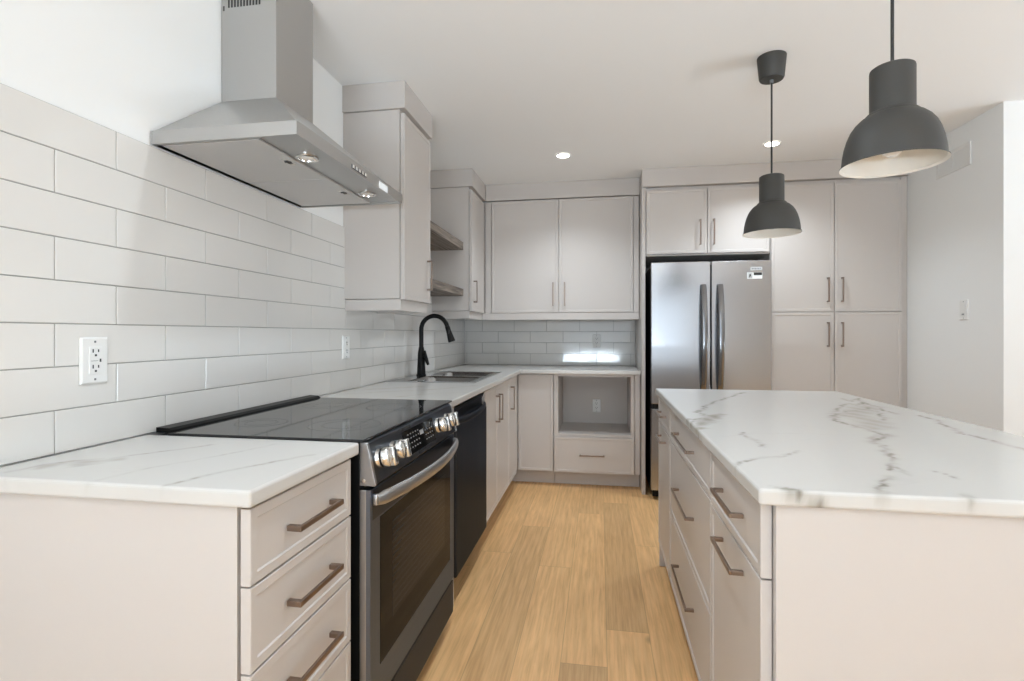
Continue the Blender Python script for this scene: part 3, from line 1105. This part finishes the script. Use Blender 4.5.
# ------------------------------------------------------------------ refrigerator
t = thing('refrigerator', (2.02, 4.3, 0), 'stainless french-door refrigerator with long bowed handles', 'refrigerator')
box('body', M['dark'], t, 1.618, 2.418, 3.905, 4.65, 0.045, 1.690, 0.003)
for xx in (1.65, 2.35):
    for yy in (3.93, 4.55):
        box('foot', M['black'], t, xx, xx + .04, yy, yy + .04, CB, .0448)
YFD = 3.845
for x0, x1, hx in ((1.613, 2.019, 1.970), (2.027, 2.424, 2.082)):
    d = MB().box(x0, x1, YFD, 3.900, 0.690, 1.706, 0.004, 2).build('door', M['steel_v'], t)
    pts, rad = [], []
    for i in range(31):
        s = i / 30
        pts.append((hx, YFD - .010 - .052 * math.sin(PI * s) ** 0.7, 0.80 + s * 0.74))
        rad.append(0.72 + 0.28 * math.sin(PI * s))
    m = MB()
    pts = [Vector(p) for p in pts]
    rings = []
    for p, r, i in zip(pts, rad, range(31)):
        tn = (pts[min(i + 1, 30)] - pts[max(i - 1, 0)]).normalized()
        nrm = Vector((1, 0, 0)).cross(tn).normalized()
        a, b = 0.0200 * (0.75 + 0.25 * r), 0.011
        rings.append([p + Vector((1, 0, 0)) * a * math.copysign(abs(math.cos(q)) ** .6, math.cos(q)) +
                      nrm * b * math.copysign(abs(math.sin(q)) ** .6, math.sin(q))
                      for q in [2 * PI * k / 20 for k in range(20)]])
    m.rings(rings)
    m.box(hx - .012, hx + .012, YFD - .012, YFD - .0005, 0.795, 0.822, .002)
    m.box(hx - .012, hx + .012, YFD - .012, YFD - .0005, 1.518, 1.545, .002)
    m.build('handle', M['fridge_handle'], d, 50)
    if x0 > 2:
        s1 = MB().box(2.285, 2.362, YFD - .0008, YFD - .0002, 1.636, 1.660).build('sticker', M['sticker'], d)
        m = MB()
        for k in range(6):
            m.box(2.293 + k * .0105, 2.300 + k * .0105, YFD - .0011, YFD - .0009, 1.6435 + .002 * (k % 2), 1.6525)
        m.build('print', M['grey'], s1)
        s2 = MB().box(2.262, 2.362, YFD - .0008, YFD - .0002, 1.578, 1.622).build('sticker', M['stickerw'], d)
        m = MB()
        m.box(2.265, 2.298, YFD - .0011, YFD - .0009, 1.581, 1.619)
        m.build('print', M['sticker'], s2)
        m = MB()
        m.box(2.306, 2.360, YFD - .0011, YFD - .0009, 1.602, 1.621)
        m.prism([(2.274, 1.586), (2.279, 1.586), (2.283, 1.600), (2.287, 1.586), (2.291, 1.586), (2.286, 1.612), (2.279, 1.612)], 'Y',
                YFD - .0014, YFD - .0012)
        m.build('print', M['dark'], s2)
fd = MB().box(1.613, 2.424, YFD, 3.900, 0.070, 0.655, 0.004, 2).build('freezer_drawer', M['steel_v'], t)
pts = [(1.70 + .64 * i / 20, YFD - .012 - .04 * math.sin(PI * i / 20) ** .6, 0.60) for i in range(21)]
MB().tube(pts, 1.0, 14, flat=(0.010, 0.014)).build('handle', M['steel'], fd, 50)
box('gasket', M['black'], t, 1.622, 2.414, YFD + .012, 3.903, 0.657, 0.688, 0.001)
box('kick_grille', M['black'], t, 1.625, 2.412, 3.865, 3.905, 0.022, 0.068, 0.002)

# ------------------------------------------------------------------ island
XI = 1.566                                      # back plane of the island fronts (they face -X)


def island_unit(y0, y1, label, fronts, bottom=0.125):
    t = thing('island_cabinet', (1.9, (y0 + y1) / 2, 0), label, 'cabinet')
    box('body', M['cab'], t, XI + .005, 2.18, y0 + .001, y1 - .001, 0.11, 0.8805, 0.001)
    box('toe_kick', M['cab'], t, XI + .06, 2.16, y0 + .001, y1 - .001, CB, 0.109)
    for nm, z0, z1, zh, L in fronts:
        d = front('-X', XI, y0 + .002, y1 - .002, z0, z1).build(nm, M['cab'], t)
        pull('-X', XI - .02, (y0 + y1) / 2 - .012, zh, L, False, d)
    return t


island_unit(1.035, 1.479, 'greige island cabinet nearest the camera, one drawer above one door',
            [('drawer_front', 0.735, 0.873, 0.811, 0.19), ('door', 0.130, 0.731, 0.691, 0.19)])
island_unit(1.482, 2.330, 'wide greige island cabinet of three drawers, middle of the island',
            [('drawer_front', 0.742, 0.873, 0.813, 0.33), ('drawer_front', 0.428, 0.738, 0.600, 0.33), ('drawer_front', 0.130, 0.424, 0.308, 0.33)])
island_unit(2.333, 2.752, 'greige island cabinet nearest the refrigerator, one drawer above one door',
            [('drawer_front', 0.748, 0.873, 0.814, 0.18), ('door', 0.130, 0.744, 0.698, 0.18)])
o = box('island_end_panel', M['cab'], None, XI + .0005, 2.375, 1.016, 1.034, CB, 0.8805, 0.001)
tag(o, 'broad plain greige panel closing the near end of the island', 'panel')
o = box('island_end_panel', M['cab'], None, XI - .014, 2.375, 2.754, 2.772, CB, 0.8805, 0.001)
tag(o, 'plain greige panel closing the far end of the island, by the refrigerator', 'panel')
o = box('island_back_panel', M['cab'], None, 2.182, 2.20, 1.036, 2.752, CB, 0.8805, 0.001)
tag(o, 'plain greige panel along the seating side of the island', 'panel')

# ------------------------------------------------------------------ range hood
HY0, HY1, HX = 1.270, 2.020, 0.451
HZ0, HZ1, HZ2 = 1.7265, 1.764, 1.968
CY0, CY1, CX = 1.547, 1.772, 0.205
t = thing('range_hood', (0.2, 1.65, 1.72), 'stainless chimney range hood mounted over the range', 'range hood')
HB = 0.006
m = MB()
m.rings([[(HB, HY0 + .012, HZ0 + .008), (HX - .012, HY0 + .012, HZ0 + .008), (HX - .012, HY1 - .012, HZ0 + .008), (HB, HY1 - .012, HZ0 + .008)],
         [(HB, HY0 + .012, HZ0), (HX - .012, HY0 + .012, HZ0), (HX - .012, HY1 - .012, HZ0), (HB, HY1 - .012, HZ0)],
         [(HB, HY0, HZ0), (HX, HY0, HZ0), (HX, HY1, HZ0), (HB, HY1, HZ0)],
         [(HB, HY0, HZ1), (HX, HY0, HZ1), (HX, HY1, HZ1), (HB, HY1, HZ1)],
         [(HB, HY0 + .006, HZ1 + .001), (HX - .006, HY0 + .006, HZ1 + .001), (HX - .006, HY1 - .006, HZ1 + .001), (HB, HY1 - .006, HZ1 + .001)],
         [(HB, CY0, HZ2), (CX, CY0, HZ2), (CX, CY1, HZ2), (HB, CY1, HZ2)]])
cn = m.build('canopy', M['hood_steel'], t)
ch = box('chimney', M['hood_steel'], t, HB - .004, CX - .002, CY0 + .002, CY1 - .002, HZ2 + .001, ZC - .001, 0.0006)
m = MB()
for k in range(11):
    m.box(0.027 + k * .0113, 0.0325 + k * .0113, CY0 + .0008, CY0 + .0022, 2.280, 2.306)
m.box(0.009, 0.0135, CY0 + .0008, CY0 + .0022, 2.271, 2.287)
m.build('vent_slot', M['slot'], ch)
for y0, y1 in ((HY0 + .022, 1.655), (1.660, HY1 - .022)):
    f = box('grease_filter', M['filter'], t, 0.02, 0.322, y0, y1, HZ0 + .001, HZ0 + .0075, 0.0015)
    ym = (y0 + y1) / 2
    m = MB()
    m.box(0.285, 0.305, ym - .028, ym + .028, HZ0 + .0002, HZ0 + .0012)
    m.build('latch', M['chrome'], f)
    m = MB()
    m.box(0.288, 0.300, ym - .012, ym + .016, HZ0 - .0006, HZ0 + .0002)
    m.box(0.283, 0.306, ym - .003, ym + .003, HZ0 - .0006, HZ0 + .0002)
    m.build('latch_slot', M['slot'], f)
for y in (1.462, 1.877):
    l = MB().lathe([(0.033, HZ0 + .0075), (0.034, HZ0 + .002), (0.031, HZ0 + .0005), (0.026, HZ0 + .001), (0.025, HZ0 + .005)], 0.366, y, 28, False, False).build(
        'lamp', M['chrome'], t, 40)
    MB().lathe([(0.025, HZ0 + .0048), (0.020, HZ0 + .003), (0.008, HZ0 + .002)], 0.366, y, 24, False, True).build('lens', M['bulb'], l, 40)
m = MB()
m.box(HX + .0002, HX + .0012, 1.580, 1.688, 1.7335, 1.7475, 0.0)
bp_ = m.build('button_panel', M['dsteel'], t)
for k in range(5):
    y = 1.583 + k * .0225
    MB().box(HX + .0012, HX + .0045, y, y + .013, 1.7345, 1.7465, 0.001).build('button', M['chrome'], bp_)
MB().box(HX + .0002, HX + .0012, 1.795, 1.870, 1.7290, 1.7540).build('badge', M['stickerw'], t)

# ------------------------------------------------------------------ sink and faucet
SX0, SX1, SY0, SY1 = 0.035, 0.548, 2.855, 3.705
ZS = ZT + 0.0045
t = thing('kitchen_sink', (0.3, 3.28, 0.914), 'double-bowl stainless sink set into the L-shaped worktop', 'sink')
bowls = ((0.135, 0.515, 2.895, 3.265), (0.135, 0.515, 3.295, 3.665))
m = MB()
xs = [SX0, .135, .515, SX1]
ys = [SY0, 2.895, 3.265, 3.295, 3.665, SY1]
bm = m.bm
vv = {}
def gv(i, j, k):
    if (i, j, k) not in vv:
        edge = i in (0, 3) or j in (0, 5)
        vv[(i, j, k)] = bm.verts.new((xs[i], ys[j], (ZT + .0008) if k else ZS))
    return vv[(i, j, k)]
for i in range(3):
    for j in range(5):
        if i == 1 and j in (1, 3):
            continue
        bm.faces.new((gv(i, j, 0), gv(i + 1, j, 0), gv(i + 1, j + 1, 0), gv(i, j + 1, 0)))
for i in range(3):
    bm.faces.new((gv(i, 0, 0), gv(i + 1, 0, 0), gv(i + 1, 0, 1), gv(i, 0, 1)))
    bm.faces.new((gv(i, 5, 0), gv(i + 1, 5, 0), gv(i + 1, 5, 1), gv(i, 5, 1)))
for j in range(5):
    bm.faces.new((gv(0, j, 0), gv(0, j + 1, 0), gv(0, j + 1, 1), gv(0, j, 1)))
    bm.faces.new((gv(3, j, 0), gv(3, j + 1, 0), gv(3, j + 1, 1), gv(3, j, 1)))
m.build('rim', M['sinksteel'], t)
for x0, x1, y0, y1 in bowls:
    m = MB()
    m.rings([rrect(x0, x1, y0, y1, .002, ZS), rrect(x0 + .004, x1 - .004, y0 + .004, y1 - .004, .055, ZS - .001),
             rrect(x0 + .012, x1 - .012, y0 + .012, y1 - .012, .06, ZS - .012),
             rrect(x0 + .018, x1 - .018, y0 + .018, y1 - .018, .06, .76),
             rrect(x0 + .03, x1 - .03, y0 + .03, y1 - .03, .055, .742),
             rrect(x0 + .06, x1 - .06, y0 + .06, y1 - .06, .04, .737)], False, True)
    b = m.build('bowl', M['sinksteel'], t, 50)
    MB().lathe([(0.045, .7375), (0.043, .7405), (0.03, .7395), (0.028, .738)], (x0 + x1) / 2, (y0 + y1) / 2, 28, False, True).build(
        'drain', M['chrome'], b, 40)

FX, FY = 0.085, 3.285
t = thing('faucet', (FX, FY, ZS), 'matt black gooseneck pull-down faucet on the sink rim', 'faucet')
MB().lathe([(0.033, ZS + .0005), (0.033, ZS + .006), (0.0285, ZS + .010), (0.0265, ZS + .06), (0.0225, ZS + .15), (0.0185, ZS + .178), (0.0165, ZS + .19)],
           FX, FY, 28).build('base', M['black'], t, 40)
pts = [(FX, FY, ZS + .188), (FX, FY, 1.16), (FX, FY, 1.215)]
R = 0.090
cx, cz = FX + R, 1.222
for i in range(1, 20):
    a = PI - i / 19 * (PI * 0.925)
    pts.append((cx + R * math.cos(a), FY, cz + R * math.sin(a)))
e = Vector(pts[-1])
dirn = (Vector(pts[-1]) - Vector(pts[-2])).normalized()
MB().tube(pts, 0.0148, 16, up=(0, 1, 0)).build('spout', M['black'], t, 50)
sh = MB().disc_axis([(0.0155, 0.0), (0.0165, .012), (0.0165, .03), (0.0215, .075), (0.0235, .098), (0.022, .104)], e + dirn * .001, dirn, 24).build(
    'spray_head', M['black'], t, 40)
MB().box(e.x + .010, e.x + .020, FY - .02, FY - .012, e.z - .05, e.z - .022, .002).build('spray_button', M['dark'], sh)
m = MB()
m.disc_axis([(0.016, 0), (0.016, .018), (0.013, .022)], (FX + .016, FY - .006, ZS + .120), (0.9, -0.43, 0), 20)
m.tube([(FX + .030, FY - .018, ZS + .165), (FX + .036, FY - .02, ZS + .135), (FX + .047, FY - .022, ZS + .095), (FX + .056, FY - .024, ZS + .072)],
       [.006, .0105, .0115, .009], 12, up=(0, 1, 0))
m.build('lever', M['black'], t, 50)

# ------------------------------------------------------------------ pendants and downlights


def pendant(x, y, label):
    t = thing('pendant_lamp', (x, y, 1.637), label, 'pendant lamp', 'charcoal pendants above the island')
    MB().lathe([(0.0595, ZC - .0008), (0.0595, ZC - .004), (0.0515, ZC - .092), (0.047, ZC - .100), (0.010, ZC - .101)], x, y, 36).build(
        'ceiling_cup', M['shade'], t, 40)
    MB().lathe([(0.0075, ZC - .1012), (0.0075, ZC - .113), (0.004, ZC - .116)], x, y, 16).build('cord_grip', M['grey'], t, 40)
    MB().lathe([(0.0040, ZC - .115), (0.0040, 1.888)], x, y, 12).build('cord', M['dark'], t, 40)
    prof = [(0.004, 1.8895), (0.046, 1.889), (0.0495, 1.8865), (0.0505, 1.8815), (0.0505, 1.777), (0.052, 1.7725), (0.0565, 1.7705), (0.0605, 1.7665),
            (0.062, 1.763), (0.072, 1.757), (0.084, 1.745), (0.094, 1.730), (0.1020, 1.711), (0.1080, 1.689), (0.1120, 1.665), (0.1138, 1.644),
            (0.1145, 1.6395), (0.1178, 1.638), (0.1181, 1.635)]
    sd = MB().lathe(prof, x, y, 56, True, False).build('shade', M['shade'], t, 35)
    inn = [(0.1181, 1.635), (0.1125, 1.6405), (0.1105, 1.665), (0.1065, 1.689), (0.1005, 1.710), (0.0925, 1.7285), (0.0828, 1.743), (0.0710, 1.755),
           (0.055, 1.764), (0.030, 1.769)]
    MB().lathe(inn, x, y, 56, False, True).build('shade_lining', M['shadein'], sd, 35)
    MB().lathe([(0.019, 1.7685), (0.019, 1.735), (0.016, 1.733)], x, y, 20).build('lamp_holder', M['plastic'], t, 40)
    MB().lathe([(0.013, 1.732), (0.014, 1.724), (0.022, 1.704), (0.026, 1.686), (0.022, 1.666), (0.010, 1.656)], x, y, 20).build('bulb', M['bulb'], t, 40)


pendant(2.0035, 1.505, 'charcoal pendant lamp over the near end of the island')
pendant(1.996, 2.447, 'charcoal pendant lamp over the far end of the island')


def downlight(x, y, label, share=1.0):
    t = thing('downlight', (x, y, ZC), label, 'downlight', 'recessed ceiling lights')
    MB().lathe([(0.052, ZC - .0004), (0.052, ZC - .003), (0.048, ZC - .005), (0.042, ZC - .005)], x, y, 32, False, False).build('trim_ring', M['plastic'], t, 40)
    MB().lathe([(0.042, ZC - .0045), (0.020, ZC - .0048)], x, y, 32, False, True).build('lens', M['lamp'], t)
    l = bpy.data.lights.new('downlight_glow', 'SPOT')
    l.energy = DOWNLIGHT_POWER * 4 * share
    l.spot_size = 2.3
    l.spot_blend = 0.9
    l.shadow_soft_size = 0.05
    l.color = (0.85, 0.96, 1.06)
    lo = bpy.data.objects.new('downlight_glow', l)
    COL.objects.link(lo)
    lo.parent = t
    lo.location = (0, 0, -0.012)


downlight(1.002, 3.552, 'recessed downlight in the ceiling before the wide back wall cabinet')
downlight(2.337, 3.557, 'recessed downlight in the ceiling before the refrigerator, behind a pendant cord')
downlight(1.002, 1.4, 'added, unseen recessed downlight in the ceiling above the aisle by the range')  # out of view, added with the next two to light the room
downlight(1.002, -0.8, 'added, unseen recessed downlight in the ceiling behind the camera, left', 0.4)
downlight(2.9, 0.0, 'added, unseen recessed downlight in the ceiling behind the camera, right', 0.5)

# ------------------------------------------------------------------ outlets, switch, vent


def plate(name, face, pos, ca, cb, w, h, label, cat, kind):
    """kind: 'gfci', 'duplex' or 'switch'; face '+X','-X','-Y'"""
    def mp(a, t, b):
        return {'+X': (pos + t, ca + a, cb + b), '-X': (pos - t, ca - a, cb + b), '-Y': (ca + a, pos - t, cb + b)}[face]

    def bx(m, a0, a1, t0, t1, b0, b1, bev=0.0):
        v = [m.bm.verts.new(mp(a, t, b)) for a in (a0, a1) for t in (t0, t1) for b in (b0, b1)]
        for f in ((0, 1, 3, 2), (4, 6, 7, 5), (0, 4, 5, 1), (2, 3, 7, 6), (0, 2, 6, 4), (1, 5, 7, 3)):
            m.bm.faces.new([v[i] for i in f])
        if bev:
            m._bevel(v, bev, 2)
    t = thing(name, mp(0, 0, 0), label, cat)
    m = MB()
    hw, hh = w / 2, h / 2
    R = [[mp(a * (hw - i), tt, b * (hh - i)) for a, b in ((-1, -1), (1, -1), (1, 1), (-1, 1))] for i, tt in ((0, 0.0004), (0, .003), (.004, .0065))]
    m.rings(R)
    m.build('plate', M['plastic'], t)
    m = MB()
    for b in (-hh + .011, hh - .011):
        bx(m, -.0025, .0025, .0066, .0070, b - .0025, b + .0025)
    m.build('screw', M['grey'], t)
    if kind == 'switch':
        m = MB()
        bx(m, -.0165, .0165, .0066, .0085, -.033, .033, .0008)
        r = m.build('rocker', M['plastic'], t)
        m = MB()
        bx(m, -.010, .010, .0086, .0094, -.028, -.022)
        m.build('indicator', M['grey'], r)
        return
    m = MB()
    if kind == 'gfci':
        bx(m, -.0165, .0165, .0066, .0085, -.0335, .0335, .0008)
    else:
        bx(m, -.0165, .0165, .0066, .0085, .006, .034, .003)
        bx(m, -.0165, .0165, .0066, .0085, -.034, -.006, .003)
    r = m.build('receptacle', M['plastic'], t)
    m = MB()
    for s in (.0195, -.0195):
        bx(m, -.0085, -.0055, .0086, .0090, s, s + .009)
        bx(m, .0055, .0085, .0086, .0090, s + .001, s + .008)
        bx(m, -.0025, .0025, .0086, .0090, s - .009, s - .004)
    if kind == 'gfci':
        bx(m, .010, .014, .0086, .0092, -.004, .004)
        bx(m, -.012, .006, .0086, .0088, -.0012, -.0004)
    m.build('slots', M['slot'], r)


plate('wall_outlet', '+X', 0.0082, 1.097, 1.127, 0.071, 0.115, 'white electrical outlet on the tiles above the near left worktop', 'outlet', 'gfci')
plate('wall_outlet', '+X', 0.0082, 2.394, 1.127, 0.071, 0.115, 'white electrical outlet on the left tiles between range and faucet', 'outlet', 'duplex')
plate('wall_outlet', '-Y', YB - .0082, 1.222, 1.131, 0.071, 0.115, 'white electrical outlet on the back wall tiles', 'outlet', 'duplex')
plate('wall_outlet', '-Y', 4.5995, 1.222, 0.567, 0.071, 0.115, 'white electrical outlet inside the open base cabinet niche', 'outlet', 'duplex')
plate('light_switch', '-X', XW, 3.413, 1.333, 0.073, 0.118, 'white light switch on the right wall past the island', 'switch', 'switch')

t = thing('wall_vent', (XW, 3.53, 2.23), 'white air vent grille high on the right wall', 'vent')
m = MB()
vy0, vy1, vz0, vz1 = 3.356, 3.66, 2.163, 2.297
for (a0, a1, b0, b1) in ((vy0, vy0 + .022, vz0, vz1), (vy1 - .022, vy1, vz0, vz1), (vy0 + .022, vy1 - .022, vz0, vz0 + .022), (vy0 + .022, vy1 - .022, vz1 - .022, vz1)):
    m.box(XW - .008, XW - .0005, a0, a1, b0, b1, .001)
m.box(XW - .008, XW - .0005, (vy0 + vy1) / 2 - .004, (vy0 + vy1) / 2 + .004, vz0 + .022, vz1 - .022)
m.build('frame', M['plastic'], t)
m = MB()
for k in range(8):
    z = vz0 + .0265 + k * .011
    m.prism([(XW - .007, z), (XW - .0065, z + .001), (XW - .001, z + .007), (XW - .0015, z + .006)], 'Y', vy0 + .022, vy1 - .022)
m.build('louvres', M['plastic'], t)
box('back_plate', M['plastic'], t, XW - .0055, XW - .0002, vy0 + .02, vy1 - .02, vz0 + .02, vz1 - .02, 0)
for o in bpy.data.objects:
    if 'origin' in o:
        del o['origin']
